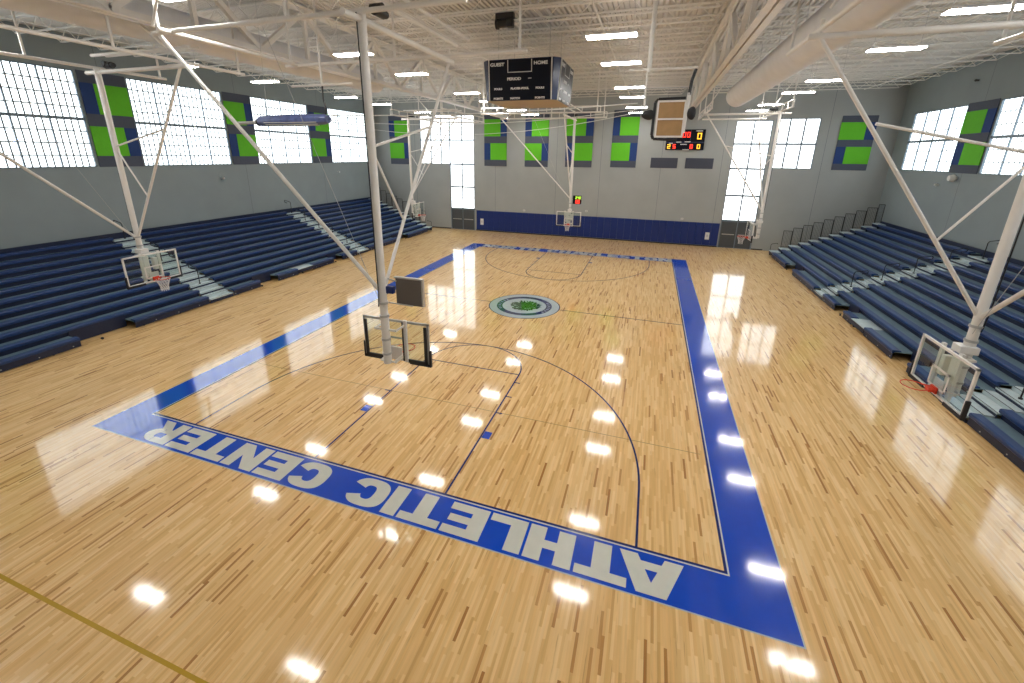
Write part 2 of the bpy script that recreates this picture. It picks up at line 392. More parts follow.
wn_i = [0]
def window(axis, plane, sg, a0, a1, z0, z1, cols, rows, mc, mr, label, pane='pane'):
    """axis x: window in wall of normal x at plane; sg = +1 when room lies on + side"""
    wn_i[0] += 1; nm = 'window_%d' % wn_i[0]
    def BX(q, a, c, z, zz, d0, d1):
        p, r = plane + sg * d0, plane + sg * d1
        if axis == 'x': q.box(p, r, a, c, z, zz)
        else: q.box(a, c, p, r, z, zz)
    fr = MB(); w = .05
    BX(fr, a0, a0 + w, z0, z1, -.12, .015); BX(fr, a1 - w, a1, z0, z1, -.12, .015); BX(fr, a0, a1, z0, z0 + w, -.12, .015); BX(fr, a0, a1, z1 - w, z1, -.12, .015)
    mw = .05 if mc == 1 else .03
    for c in cols: BX(fr, c - mw, c + mw, z0 + w, z1 - w, -.12, -.01)
    for r in rows: BX(fr, a0 + w, a1 - w, r - .07, r + .07, -.12, -.005)
    o = struct(fr.build(nm, M['frame']), label, 'window')
    p = MB(); BX(p, a0 + w * .5, a1 - w * .5, z0 + w * .5, z1 - w * .5, -.10, -.085); p.build('window_pane', M[pane], o)
    g = MB(); A = [a0] + list(cols) + [a1]; Z = [z0] + list(rows) + [z1]; gw = {5: .03, 4: .02, 1: .014}[mc]
    for i in range(len(A) - 1):
        for k in range(1, mc):
            c = A[i] + (A[i + 1] - A[i]) * k / mc; BX(g, c - gw, c + gw, z0 + w, z1 - w, -.085, -.07)
    for i in range(len(Z) - 1):
        for k in range(1, mr):
            c = Z[i] + (Z[i + 1] - Z[i]) * k / mr; BX(g, a0 + w, a1 - w, c - gw, c + gw, -.085, -.068)
    g.build('glazing_bar', M['grid'], o)
    return o
ordn = ['nearest', 'second nearest', 'third nearest', 'fourth nearest', 'farthest']
for k, (a, c) in enumerate(LWIN):
    window('x', -W, 1, a, c, LZ0, LZ1, [a + (c - a) * i / 4 for i in (1, 2, 3)], [LZM], 5, 4, 'wide gridded translucent window high in the left wall, ' + ordn[k] + ' of its row')
for k, (a, c) in enumerate(RWIN):
    window('x', W, -1, a, c, RZ0, RZ1, [a + (c - a) * i / 4 for i in (1, 2, 3)], [RZM], 4, 3, 'wide gridded translucent window high in the right wall, ' + ordn[k] + ' of its row')
window('y', YF, -1, -16.95, -13.72, 6.5, 11.05, [-15.8, -14.67], [8.78], 1, 2, 'three column bright window high in the far wall by the left accent panel', 'pane_far')
window('y', YF, -1, -13.72, -11.1, 2.15, 11.05, [-12.42], [4.3, 6.5, 8.78], 1, 2, 'tall narrow bright window above the dark doors at the left of the far wall', 'pane_far')
window('y', YF, -1, 11.55, 14.12, 2.35, 10.25, [12.85], [4.42, 6.58, 8.5], 1, 2, 'tall narrow bright window above the dark doors at the right of the far wall', 'pane_far')
window('y', YF, -1, 14.3, 17.28, 6.65, 10.38, [15.3, 16.3], [8.5], 1, 2, 'three column bright window high in the far wall by the right accent panel', 'pane_far')
for i, (a, c, z0, z1) in enumerate(FD):
    fr = MB(); fr.box(a, a + .07, YF - .03, YF + .12, 0, z1).box(c - .07, c, YF - .03, YF + .12, 0, z1).box(a, c, YF - .03, YF + .12, z1 - .12, z1)
    m_ = (a + c) / 2; fr.box(m_ - .03, m_ + .03, YF - .02, YF + .1, 0, z1 - .12)
    o = struct(fr.build('door_%d' % (i + 1), M['frame']), 'dark grey double door under the tall window at the %s of the far wall' % ('left', 'right')[i], 'door')
    for s0, s1 in ((a + .07, m_ - .03), (m_ + .03, c - .07)):
        l = MB().box(s0 + .01, s1 - .01, YF + .02, YF + .07, .01, z1 - .13).build('door_leaf', M['door'], o)
        MB().box(s0 + .12, s1 - .12, YF - .03, YF + .02, z1 / 2 - .04, z1 / 2 + .03).build('push_bar', M['alu'], l)

# ------------------------------------------------------------------ accent panels
def accent(axis, plane, sg, a0, a1, z0, z1, upG, loG, label):
    """upG / loG : (g0,g1) green interval as fractions along a; the rest navy"""
    o = empty('accent_panel', (plane, (a0 + a1) / 2, z0) if axis == 'x' else ((a0 + a1) / 2, plane, z0))
    L = o.location
    def part(nm, m, f0, f1, h0, h1, d):
        A0 = a0 + (a1 - a0) * f0; A1 = a0 + (a1 - a0) * f1; H0 = (z1 - z0) * h0; H1 = (z1 - z0) * h1; q = MB()
        p, r = (0.025 * sg, (d + .02) * sg)
        if axis == 'x': q.box(p, r, A0 - L.y, A1 - L.y, H0, H1)
        else: q.box(A0 - L.x, A1 - L.x, p, r, H0, H1)
        q.build(nm, m, o, .004)
    part('backing_board', M['dgrey'], 0, 1, 0, 1, .03)
    for (g0, g1), (h0, h1) in ((loG, (.12, .435)), (upG, (.565, .88))):
        part('green_tile', M['green'], g0, g1, h0, h1, .05)
        if g0 > .01: part('navy_tile', M['navy'], 0, g0 - .005, h0, h1, .045)
        if g1 < .99: part('navy_tile', M['navy'], g1 + .005, 1, h0, h1, .045)
    tag(o, label, 'wall panel', 'green and navy accent panels on the walls')
gA, gB = (0, .72), (.28, 1)
accent('x', -W, 1, .32, 2.4, LZ0, LZ1 + .03, gA, gB, 'green and navy accent panel on the left wall, the one nearest the viewer')
accent('x', -W, 1, 8.12, 10.24, LZ0, LZ1 + .03, gB, gA, 'green and navy accent panel behind the left side hoop mast')
accent('x', -W, 1, 15.92, 18.02, LZ0, LZ1 + .03, gA, gB, 'green and navy accent panel left of the padded net pole')
accent('x', -W, 1, 23.55, 25.87, LZ0, LZ1 + .03, gB, gA, 'green and navy accent panel on the left wall partly hidden by the padded net pole')
accent('x', W, -1, 15.6, 17.62, RZ0, RZ1 + .05, gA, gB, 'green and navy accent panel on the right wall, nearest the viewer')
accent('x', W, -1, 23.28, 25.62, RZ0, RZ1 + .05, gB, gA, 'green and navy accent panel between the two right wall windows')
accent('y', YF, -1, -20.5, -18.2, 6.4, 11.2, gB, gA, 'green and navy accent panel in the far left corner beside the window')
accent('y', YF, -1, -10.02, -7.75, 6.4, 11.2, gA, gB, 'green and navy accent panel just right of the far left tall window')
accent('y', YF, -1, -5.95, -3.72, 6.4, 11.2, gB, gA, 'green and navy accent panel under the hanging scoreboard')
accent('y', YF, -1, -2.1, .3, 6.45, 11.22, gA, gB, 'green and navy accent panel straight above the far hoop')
accent('y', YF, -1, 1.95, 4.12, 6.5, 11.22, gB, gA, 'green and navy accent panel on the far wall, next to the blank slate boards')
accent('y', YF, -1, 18.6, 20.82, 6.62, 10.52, gA, gB, 'green and navy accent panel in the far right corner of the end wall')
for x0, x1, l in ((5.34, 7.5, 'left'), (8.12, 10.27, 'right')):
    tag(MB().box(x0, x1, YF - .04, YF - .002, 6.52, 7.36).build('slate_board', M['slate'], None, .006), 'blank slate grey board under the wall scoreboard, the %s one' % l, 'board', 'blank boards under the wall scoreboard')

# ------------------------------------------------------------------ wall pads
def pad_mesh(w):
    return MB().box(-w / 2 + .003, w / 2 - .003, -.05, -.002, 0, 1.93)
x0, x1 = -10.9, 11.48; n = 37; w = (x1 - x0) / n
p0 = None
for i in range(n):
    if p0 is None: p0 = pad_mesh(w).build('wall_pad', M['padnavy'], None, .012); o = p0
    else: o = p0.copy(); COL.objects.link(o)
    o.location = (x0 + w * (i + .5), YF, .12)
    tag(o, 'navy vinyl safety pad in the long row along the far wall', 'wall pad', 'navy wall pads along the far wall')
for x, l in ((-10.3, 'left'), (10.62, 'right')):
    o = empty('wall_plate', (x, YF - .052, .62)); MB().box(-.17, .17, -.02, 0, 0, .62).build('plate', M['offwhite'], o, .006); MB().box(-.05, .05, -.03, -.02, .22, .42).build('socket', M['silver'], o)
    tag(o, 'white service plate set in the navy pads near their %s end' % l, 'wall plate', 'white plates in the wall pads')
for x, z, l in ((-5.89, 2.2, 'left of the far hoop'), (.12, 2.45, 'just right of the far hoop'), (8.43, 2.2, 'toward the right end')):
    o = empty('wall_speaker', (x, YF - .002, z)); MB().box(-.11, .11, -.1, 0, 0, .17).build('housing', M['offwhite'], o, .02); MB().box(-.07, .07, -.105, -.1, .03, .14).build('grille', M['silver'], o)
    tag(o, 'small white alarm box above the navy pads, ' + l, 'alarm', 'alarm boxes on the far wall')
for (s, y, z, r, l) in ((1, 24.9, 6.45, .22, 'large white round speaker on the right wall under the accent panel'), (1, 26.3, 6.0, .09, 'small white sensor on the right wall left of the round speaker'),
                        (-1, 14.9, 5.7, .09, 'small white sensor on the left wall under the window behind the mast'), (-1, 26.5, 5.75, .09, 'small white sensor on the left wall near the far corner'), (1, 25.5, 11.7, .07, 'small dark bracket high on the right wall')):
    o = empty('wall_speaker' if r > .2 else 'wall_sensor', (s * (W - .002), y, z))
    MB().tube((0, 0, 0), (-s * .12, 0, 0), r * .6, 14).build('mount', M['offwhite'] if z < 11 else M['black'], o); MB().tube((-s * .12, 0, 0), (-s * (.12 + r), 0, 0), r, 16, r * .7).build('dome', M['offwhite'] if z < 11 else M['black'], o)
    tag(o, l, 'speaker' if r > .2 else 'sensor')

# ------------------------------------------------------------------ roof deck, joists, trusses, ducts
q = MB(); pts = []; x = -W; 
per = .2
while x < W:
    pts += [(x, ZR), (x + .11, ZR), (x + .13, ZR + .09), (x + .18, ZR + .09)]; x += per
pts = [(min(p[0], W), p[1]) for p in pts] + [(W, ZR)]
for (ax, az), (bx, bz) in zip(pts[:-1], pts[1:]):
    if bx - ax < 1e-5 and abs(az - bz) < 1e-5: continue
    q.add([(ax, YN, az), (bx, YN, bz), (bx, YF + T, bz), (ax, YF + T, az)], [(0, 1, 2, 3)])
dk = q.build('ceiling', M['deck'])
struct(dk, 'off-white ribbed steel roof deck', 'ceiling')
MB().box(-W - T, W + T, YN - T, YF + T, ZR + .1, ZR + .25).build('roof_slab', M['deck'], dk)

TX = 7.8
def joist_mesh(x0, x1, endL, endR):
    """open web joist along x; bottom chord stops short at a wall end"""
    q = MB(); zt, zb = ZR - .04, 12.2
    q.box(x0, x1, -.05, -.015, zt - .05, zt).box(x0, x1, .015, .05, zt - .05, zt)
    b0 = x0 + (1.0 if endL else .55); b1 = x1 - (1.0 if endR else .55)
    q.box(b0, b1, -.045, -.012, zb, zb + .045).box(b0, b1, .012, .045, zb, zb + .045)
    q.bar((x0 + .12, 0, zt - .05), (b0, 0, zb + .03), .03, .03); q.bar((x1 - .12, 0, zt - .05), (b1, 0, zb + .03), .03, .03)
    n = round((b1 - b0) / 1.2); d = (b1 - b0) / n
    for i in range(n):
        a = b0 + i * d; q.bar((a, 0, zb + .03), (a + d / 2, 0, zt - .03), .025, .025); q.bar((a + d / 2, 0, zt - .03), (a + d, 0, zb + .03), .025, .025)
    return q
ys = []
y = -6.45
while y < YF - .3: ys.append(round(y, 3)); y += 1.53
for nm, a, c, el, er, l in (('left', -W + .02, -TX - .1, True, False, 'left'), ('mid', -TX + .1, TX - .1, False, False, 'middle'), ('right', TX + .1, W - .02, False, True, 'right')):
    j0 = None
    for y in ys:
        if j0 is None: j0 = joist_mesh(a, c, el, er).build('roof_joist', M['joistwhite']); o = j0
        else: o = j0.copy(); COL.objects.link(o)
        o.location = (0, y, 0)
        tag(o, 'white open web roof joist in the %s bay of the ceiling' % l, 'roof joist', 'roof joists of the %s bay' % l)
for k, x in enumerate((-18.2, -13.8, -3.2, 3.2, 11.6, 15.6, 19.2)):
    tag(MB().box(x - .02, x + .02, ys[0], ys[-1], 12.155, 12.195).build('bridging_bar', M['joistwhite']), 'thin white bridging bar running under the roof joists', 'bridging bar', 'bridging bars under the joists')

ZC = 10.72
def truss(x, label):
    o = empty('roof_truss', (x, 0, ZC)); y0, y1 = YN + .02, YF - .02; H = ZR - ZC - .12
    q = MB()
    for s in (-1, 1): q.box(s * .03, s * .21, y0, y1, 0, .035).box(s * .03, s * .055, y0, y1, .035, .2)
    q.build('bottom_chord', M['white'], o)
    q = MB()
    for s in (-1, 1): q.box(s * .03, s * .2, y0, y1, H - .035, H).box(s * .03, s * .055, y0, y1, H - .2, H - .035)
    q.build('top_chord', M['white'], o)
    n = 9; d = (y1 - y0) / n
    for i in range(n):
        a = y0 + i * d
        MB().bar((0, a, .1), (0, a + d / 2, H - .1), .16, .16).build('web_member', M['white'], o)
        MB().bar((0, a + d / 2, H - .1), (0, a + d, .1), .16, .16).build('web_member', M['white'], o)
        MB().bar((0, a + d / 2, .1), (0, a + d / 2, H - .1), .13, .13, (1, 0, 0)).build('web_member', M['white'], o)
    q = MB()
    for i in range(n + 1):
        a = y0 + i * d; q.box(-.02, .02, max(y0, a - .25), min(y1, a + .25), .05, .32)
    q.build('gusset_plate', M['white'], o)
    return tag(o, label, 'truss')
truss(-TX, 'deep white steel roof truss running the hall left of centre')
truss(TX, 'deep white steel roof truss running the hall right of centre')

def duct(x, zc, y1, label):
    r = .56; o = empty('air_duct', (x, 0, zc)); y0 = YN + .05
    q = MB(); n = 28; rings = [(y0, r)]
    rings += [(y1 - .35, r), (y1 - .16, r * .93), (y1 - .05, r * .78), (y1, r * .5)]
    v = []
    for yy, rr in rings:
        for i in range(n):
            t = 2 * math.pi * i / n; v.append((rr * math.cos(t), yy, rr * math.sin(t)))
    f = [(k * n + i, k * n + (i + 1) % n, (k + 1) * n + (i + 1) % n, (k + 1) * n + i) for k in range(len(rings) - 1) for i in range(n)]
    q.add(v, f, True); q.add(v[-n:], [tuple(range(n))]); q.build('duct_tube', M['duct'], o)
    for k in range(9):
        yy = -6 + k * 3.1
        if yy > y1 - .6: break
        m_ = MB(); m_.add([( (r + .006) * math.cos(2 * math.pi * i / n), yy + e, (r + .006) * math.sin(2 * math.pi * i / n)) for e in (-.02, .02) for i in range(n)], [(i, (i + 1) % n, n + (i + 1) % n, n + i) for i in range(n)], True)
        m_.build('seam_band', M['duct'], o)
        MB().tube((0, yy, r), (0, yy, 12.2 - zc), .008, 6).build('hanger', M['silver'], o)
    MB().box(-.01, .01, y0, y1 - .4, r - .004, r + .03).build('suspension_rail', M['duct'], o)
    return tag(o, label, 'air duct')
duct(-9.5, 11.2, 15.2, 'long white fabric air duct hanging left of centre'); duct(9.5, 10.62, 20.6, 'long white fabric air duct hanging right of centre')

# ------------------------------------------------------------------ ceiling lamps
LX = [(-13.0, 'far left'), (-4.8, 'left of centre'), (4.05, 'right of centre'), (12.4, 'far right')]
LY = [-3.0, .95, 6.9, 10.8, 16.8, 20.6, 26.3, 30.2]
ordl = ['first', 'second', 'third', 'fourth', 'fifth', 'sixth', 'seventh', 'eighth']
l0 = None
for x, xl in LX:
    for k, y in enumerate(LY):
        if l0 is None:
            l0 = empty('ceiling_lamp')
            MB().box(-.72, .72, -.2, .2, .03, .10).build('lamp_housing', M['lampbody'], l0, .01)
            for s in (-1, 1): MB().box(-.70, .70, s * .025 if s > 0 else -.18, .18 if s > 0 else -.025, .0, .032).build('led_tube', M['lamp'], l0)
            MB().box(-.68, .68, -.12, .12, .10, .108).build('added_fill_strip', M['ceilfill'], l0)  # unseen glowing strip added on top of the housing to lighten the ceiling
            for s in (-1, 1): MB().tube((s * .6, 0, .1), (s * .6, 0, 1.48), .006, 5).build('hanger', M['silver'], l0)
            o = l0
        else: o = copy_tree(l0)
        o.location = (x, y, 10.72)
        tag(o, 'lit twin tube ceiling lamp in the %s row, %s from the near wall' % (xl, ordl[k]), 'lamp', 'ceiling lamps')

# ------------------------------------------------------------------ bleachers
PIT, RIS, NR, U0 = .63, .255, 11, 15.05
SEC = [(-4.7, 7.45), (8.78, 19.18), (20.55, 30.2)]
AIS = [(7.45, 8.78), (19.18, 20.55)]
E0, E1 = -5.5, 31.06
F0 = {-1: [('s', -4.7, 2.14), ('g', 2.14, 4.08), ('s', 4.08, 7.42), ('s', 8.8, 10.5), ('g', 10.5, 11.75), ('s', 11.75, 13.3), ('f', 13.3, 14.6), ('s', 14.6, 16.6), ('g', 16.6, 17.5), ('s', 17.5, 19.15), ('s', 20.58, 24.7), ('g', 24.7, 26.4), ('s', 26.4, 30.15)],
      1: [('s', -4.7, 2.14), ('g', 2.14, 4.08), ('s', 4.08, 7.42), ('s', 8.8, 10.72), ('g', 10.72, 11.8), ('s', 11.8, 14.2), ('f', 14.2, 15.5), ('s', 15.5, 16.43), ('g', 16.43, 17.5), ('s', 17.5, 19.15), ('s', 20.58, 24.73), ('g', 24.73, 26.39), ('s', 26.39, 30.15)]}
def seat_prof(u, z, s):
    # rounded seat nose
    p = [(u + .02, z - .135), (u + .0, z - .11), (u, z - .03), (u + .015, z - .008), (u + .04, z), (u + .25, z + .004), (u + .285, z - .006), (u + .30, z - .03), (u + .30, z - .05), (u + .10, z - .07), (u + .06, z - .135)]
    return [(s * a, b_) for a, b_ in p]
def bleacher(s, label):
    o = empty('bleacher', (s * U0, (E0 + E1) / 2, 0)); oy = (E0 + E1) / 2
    def B(q, u0, u1, y0, y1, z0, z1): q.box(s * u0, s * u1, y0 - oy, y1 - oy, z0, z1)
    for i in range(NR):
        u = PIT * i; z = .40 + RIS * i; zd = z - .06; za = z - .17
        segs = SEC if i else [(a, c) for k, a, c in F0[s] if k == 's']
        for a, c in segs:
            q = MB(); q.prism(seat_prof(u, z, s), 'y', a - oy, c - oy); q.build('bench_seat', M['seat'], o)
        # deck behind the seat
        un = u + PIT if i < NR - 1 else u + .52
        if i == 0:
            for k, a, c in F0[s]:
                if k in 'sf': B(q := MB(), u + (.02 if k == 's' else 0), un + .1, a, c, zd - .03, zd); q.build('foot_deck', M['deckgrey'] if k == 's' else M['step'], o)
        else:
            for a, c in SEC: B(q := MB(), u + .1, un + .1, a, c, zd - .03, zd); q.build('foot_deck', M['deckgrey'], o)
        # riser board under the seat
        RB = []
        if i == 0:
            for k, a, c in F0[s]:
                if k == 's': RB.append((u + .03, u + .05, a, c, .03, z - .1))
                elif k == 'f': RB.append((u + .01, u + .03, a, c, .1, zd - .03))
        else:
            for a, c in SEC: RB.append((u + .1, u + .12, a, c, zd - RIS, z - .06))
            if i == 1:
                for k, a, c in F0[s]:
                    if k == 'g': RB.append((u + .0, u + .03, a, c, .03, z - .1))
        for t_ in RB: B(q := MB(), *t_); q.build('riser_board', M['skirt'], o)
        # aisle steps and end steps
        for a, c in AIS + [(E0, -4.7), (30.2, E1)]:
            zs = z if c - a < 1 else za
            q = MB(); B(q, u + .0, u + PIT + .02 if i < NR - 1 else 6.85, a + .02, c - .02, zs - .05, zs); q.build('aisle_step', M['step'], o)
            q = MB(); B(q, u + .015, u + .03, a + .03, c - .03, max(.02, zs - RIS), zs - .05); q.build('step_riser', M['skirt'], o)
            if i < NR - 1 and c - a > 1:
                q = MB(); B(q, u + .35, u + PIT + .0, a + .05, c - .05, za + .002, za + .125); q.build('aisle_step', M['step'], o)
                q = MB(); B(q, u + .352, u + .375, a + .05, c - .05, za + .126, za + .130); B(q, u + .005, u + .03, a + .02, c - .02, za + .001, za + .004); q.build('step_nosing', M['dark'], o)
    # back board against the wall
    B(q := MB(), 6.85, 7.13, E0, E1, 0, 3.02); q.build('back_board', M['skirt'], o)
    B(q := MB(), 6.80, 6.86, E0, E1, 2.6, 3.1); q.build('top_rail_board', M['skirt'], o)
    # dark under-structure and end panel
    q = MB()
    for i in range(NR):
        u = PIT * i; zd = .23 + RIS * i
        for yy in (E1 - .04, E0 + .01): B(q, u + .05, u + PIT + .05, yy, yy + .03, .02, zd - .05)
    q.build('end_panel', M['dark'], o)
    # wheels along the front
    for yy in [E0 + .6 + 1.55 * k for k in range(23)]:
        MB().tube((s * .04, yy - oy, .05), (s * .09, yy - oy, .05), .05, 10).build('wheel', M['dark'], o)
    for yy in [E0 + .4 + 1.0 * k for k in range(36)]:
        if any(k == 's' and a < yy < c for k, a, c in F0[s]): MB().tube((s * .02, yy - oy, .11), (s * .035, yy - oy, .11), .018, 8).build('fascia_bolt', M['offwhite'], o)
    # aisle hand rails
    for a, c in AIS:
        ym = (a + c) / 2 - oy
        for k in range(5):
            u = 1.45 + 1.27 * k; zb = .23 + RIS * int(u / PIT) + .0
            P = [(s * u, ym, zb), (s * u, ym, zb + .78), (s * (u + .05), ym, zb + .86), (s * (u + .55), ym, zb + .98), (s * (u + .60), ym, zb + .93), (s * (u + .58), ym, zb + .82), (s * (u + .35), ym, zb + .76)]
            MB().path(P, .02, 8).tube((s * u, ym, zb), (s * u, ym, zb + .04), .05, 10).build('hand_rail', M['black'], o)
    # far and near end guard rails
    for yy, far in ((E1 - .02 - oy, True), (E0 + .02 - oy, False)):
        for k in range(10):
            ua = .78 + .63 * k; ub = ua + .58; zb = .62 + RIS * k; zt = zb + 1.38
            if k == 9: ub = ua + .35
            q = MB(); P = [(s * ua, yy, zb), (s * ua, yy, zt), (s * ub, yy, zt), (s * ub, yy, zb)]
            q.path(P, .022, 6).tube((s * ua, yy, zb + .12), (s * ub, yy, zb + .12), .016, 6)
            nb = 6
            for j in range(1, nb): x = s * (ua + (ub - ua) * j / nb); q.tube((x, yy, zb + .12), (x, yy, zt), .008, 5)
            q.build('guard_rail', M['black'], o)
        P = [(s * .08, yy, .2), (s * .08, yy, .82), (s * .14, yy, .9), (s * .5, yy, .98), (s * .55, yy, .9)]
        MB().path(P, .02, 7).build('hand_rail', M['black'], o)
    return tag(o, label, 'bleacher', None)
bleacher(-1, 'navy telescopic bleacher with pale aisle steps along the left wall')
bleacher(1, 'navy telescopic bleacher with pale aisle steps along the right wall')

# ------------------------------------------------------------------ ceiling hung hoops
def hoop(x, y, F, Ld, label, zb, boardd=.5, net=True, clock=False, behind=False, lattice=False, zt=9.87):
    """mast foot at (x,y); F forward unit vec, Ld lateral unit vec toward the side brace; zb board bottom"""
    o = empty('basketball_hoop', (x, y, zb)); F = Vector((*F, 0)); Lt = Vector((*Ld, 0)); O = Vector((0, 0, -zb))
    P = lambda f, l, z: O + F * f + Lt * l + Vector((0, 0, z))
    MB().tube(P(0, 0, zb + .3), P(0, 0, zt + .12), .088, 16).tube(P(0, 0, zb + .12), P(0, 0, zb + 1.35), .098, 16).build('mast', M['white'], o)
    q = MB()
    for z in (zb + .35, zb + .72, zb + 1.3, zb + 1.62): q.tube(P(0, 0, z), P(0, 0, z + .05), .112, 16)
    q.build('mast_collar', M['silver'], o)
    MB().tube(P(0, 0, 4.35), P(3.8, 0, zt), .042, 10).tube(P(3.8, 0, zt), P(3.8, 0, zt + .3), .035, 8).build('front_brace', M['white'], o)
    MB().tube(P(0, .05, 4.4), P(0, 5.45, 9.95), .045, 10).build('side_brace', M['white'], o)
    MB().tube(P(0, 0, 7.55), P(2.55, 0, 8.1), .03, 8).build('tie_strut', M['white'], o)
    MB().tube(P(0, 0, 7.5), P(1.05, 0, 5.9), .026, 8).build('tie_strut', M['white'], o)
    for l_, f0_, f1_, z_, r_ in ((0, -.55, 4.0, zt, .062), (5.0, -.35, 3.6, zt + .1, .055), (0, -.1, 4.3, zt + .5, .05), (-.42, -.1, 4.2, zt + .56, .035)) if x < 1 else ((0, -.55, 4.0, zt, .062), (5.0, -.35, 3.6, zt + .1, .055)):
        MB().tube(P(f0_, l_, z_), P(f1_, l_, z_), r_, 10).build('ceiling_beam', M['white'], o)
    # lattice cross frame
    for f in (-.05, 3.8):
        q = MB()
        q.tube(P(f, -2.2, zt + .13), P(f, 5.6, zt + .13), .05, 8)
        if lattice:
            q.tube(P(f, -2.2, zt + .48), P(f, 5.6, zt + .48), .035, 8)
            for k in range(8): l = -2.2 + 7.8 * k / 7; q.tube(P(f, l, zt + .13), P(f, l, zt + .48), .024, 6)
        q.build('cross_frame', M['white'], o)
    for f in (-.05, 3.8):
        for l in (-2.0, 1.7, 5.4): MB().tube(P(f, l, zt + .15), P(f, l, 12.78), .035, 8).build('hanger_pipe', M['white'], o)
    MB().tube(P(-.3, 5.2, zt + .2), P(-1.2, 2.4, 12.3), .03, 8).build('sway_pipe', M['white'], o); MB().tube(P(3.8, .3, zt + .4), P(2.6, 1.6, 12.3), .03, 8).build('sway_pipe', M['white'], o)
    # hoist winch
    w = MB().tube(P(.2, -.16, zt + .22), P(.5, -.16, zt + .22), .10, 16).tube(P(.5, -.16, zt + .22), P(.6, -.16, zt + .22), .07, 12).build('hoist_motor', M['black'], o)
    MB().tube(P(.28, -.3, zt + .26), P(.28, -.04, zt + .26), .085, 14).build('winch_drum', M['black'], w)
    MB().path([P(-.115, .03, zt + .1), P(-.115, .03, zb + 1.9), P(-.05, .1, zb + 1.55)], .014, 6).build('power_cable', M['black'], o)
    MB().tube(P(.08, .1, zb + 1.5), P(.45, 2.9, zt + .2), .006, 5).build('safety_cable', M['silver'], o)
    # board
    d = boardd; hw = .915; H = 1.07
    def BX(q, f0, f1, l0, l1, z0, z1):
        a = P(f0, l0, z0); c = P(f1, l1, z1); q.box(a.x, c.x, a.y, c.y, a.z, c.z); return q
    bb = BX(MB(), d - .008, d + .008, -hw + .03, hw - .03, zb + .03, zb + H - .03).build('backboard', M['glass'], o)
    q = MB()
    for l0, l1, z0, z1 in ((-hw, hw, zb, zb + .055), (-hw, hw, zb + H - .055, zb + H), (-hw, -hw + .055, zb, zb + H), (hw - .055, hw, zb, zb + H)): BX(q, d - .035, d + .012, l0, l1, z0, z1)
    q.build('board_frame', M['silver'] if behind else M['white'], bb, .004)
    q = MB()
    for l0, l1, z0, z1 in ((-.305, .305, zb + .15, zb + .20), (-.305, .305, zb + .555, zb + .605), (-.305, -.255, zb + .15, zb + .605), (.255, .305, zb + .15, zb + .605)): BX(q, d + .009, d + .013, l0, l1, z0, z1)
    q.build('target_square', M['white'], bb)
    for g_ in (-1, 1):
        q = MB(); BX(q, d - .05, d + .03, g_ * (hw + .03), g_ * .36, zb - .05, zb + .03); BX(q, d - .05, d + .03, g_ * (hw + .035), g_ * (hw - .01), zb - .05, zb + .38)
        q.build('edge_padding', M['rubber'], bb, .01)
        if behind:
            q = MB(); BX(q, d - .07, d - .035, g_ * (hw - .05), g_ * (hw - .12), zb + .02, zb + H - .08); BX(q, d - .07, d - .035, g_ * (hw - .05), g_ * .34, zb + .0, zb + .09); q.build('back_stiffener', M['rubber'], bb)
            q = MB(); BX(q, d - .12, d - .1, g_ * .24, g_ * .27, zb + .05, zb + H); q.build('back_stiffener', M['rubber'], bb)
    # carrying frame behind the board
    q = MB()
    for l in (-.3, .3): BX(q, d - .10, d - .04, l - .045, l + .045, zb + .02, zb + H + .04)
    BX(q, .0, d - .05, -.3, -.27, zb + H - .12, zb + H - .07); BX(q, .0, d - .05, .27, .3, zb + H - .12, zb + H - .07)
    BX(q, -.02, .02, -.3, .3, zb + H - .12, zb + H - .07); BX(q, -.02, .02, -.2, .2, zb + .14, zb + .18)
    BX(q, .04, d - .05, -.2, -.16, zb + .1, zb + .18); BX(q, .04, d - .05, .16, .2, zb + .1, zb + .18)
    BX(q, d - .06, d - .02, -.16, .16, zb + .02, zb + .36)
    q.build('support_frame', M['white'], o, .005)
    if not behind:
        q = MB(); BX(q, d - .16, d - .06, .04, .24, zb + .28, zb + .98); BX(q, d - .2, d - .05, -.24, -.1, zb + .42, zb + .88); q.build('carriage', M['white'], o, .02)
        q = MB(); BX(q, -.12, .2, -.14, .14, zb + H - .02, zb + H + .14); q.build('mast_clamp', M['white'], o, .015)
    MB().tube(P(.12, .13, zb + .2), P(.2, .13, zb + .85), .035, 10).tube(P(.12, .13, zb + .05), P(.12, .13, zb + .4), .022, 8).build('height_adjuster', M['black'], o)
    # rim
    c = P(d + .38, 0, zb + .15)
    q = MB().torus(c, .23, .011, 32, 8); a = P(d + .02, -.08, zb + .15); e = P(d + .17, .08, zb + .15)
    q.bar(P(d + .01, -.09, zb + .14), P(d + .19, -.13, zb + .15), .02, .02).bar(P(d + .01, .09, zb + .14), P(d + .19, .13, zb + .15), .02, .02)
    a = P(d + .012, -.1, zb + .05); e = P(d + .05, .1, zb + .19); q.box(a.x, e.x, a.y, e.y, a.z, e.z)
    a = P(d + .05, -.07, zb + .07); e = P(d + .15, .07, zb + .155); q.box(a.x, e.x, a.y, e.y, a.z, e.z)
    rim = q.build('rim', M['orange'], o)
    if net:
        q = MB(); R = [.225, .19, .155, .13, .12, .125]; n = 12
        for k in range(5):
            for i in range(n):
                a0 = 2 * math.pi * (i + .5 * (k % 2)) / n
                for s_ in (-.5, .5):
                    a1 = a0 + s_ * 2 * math.pi / n
                    q.tube((c.x + R[k] * math.cos(a0), c.y + R[k] * math.sin(a0), c.z - .01 - k * .09), (c.x + R[k + 1] * math.cos(a1), c.y + R[k + 1] * math.sin(a1), c.z - .01 - (k + 1) * .09), .0065, 4, caps=False)
        q.build('net', M['net'], rim)
    return tag(o, label, 'basketball hoop', 'ceiling hung basketball hoops')
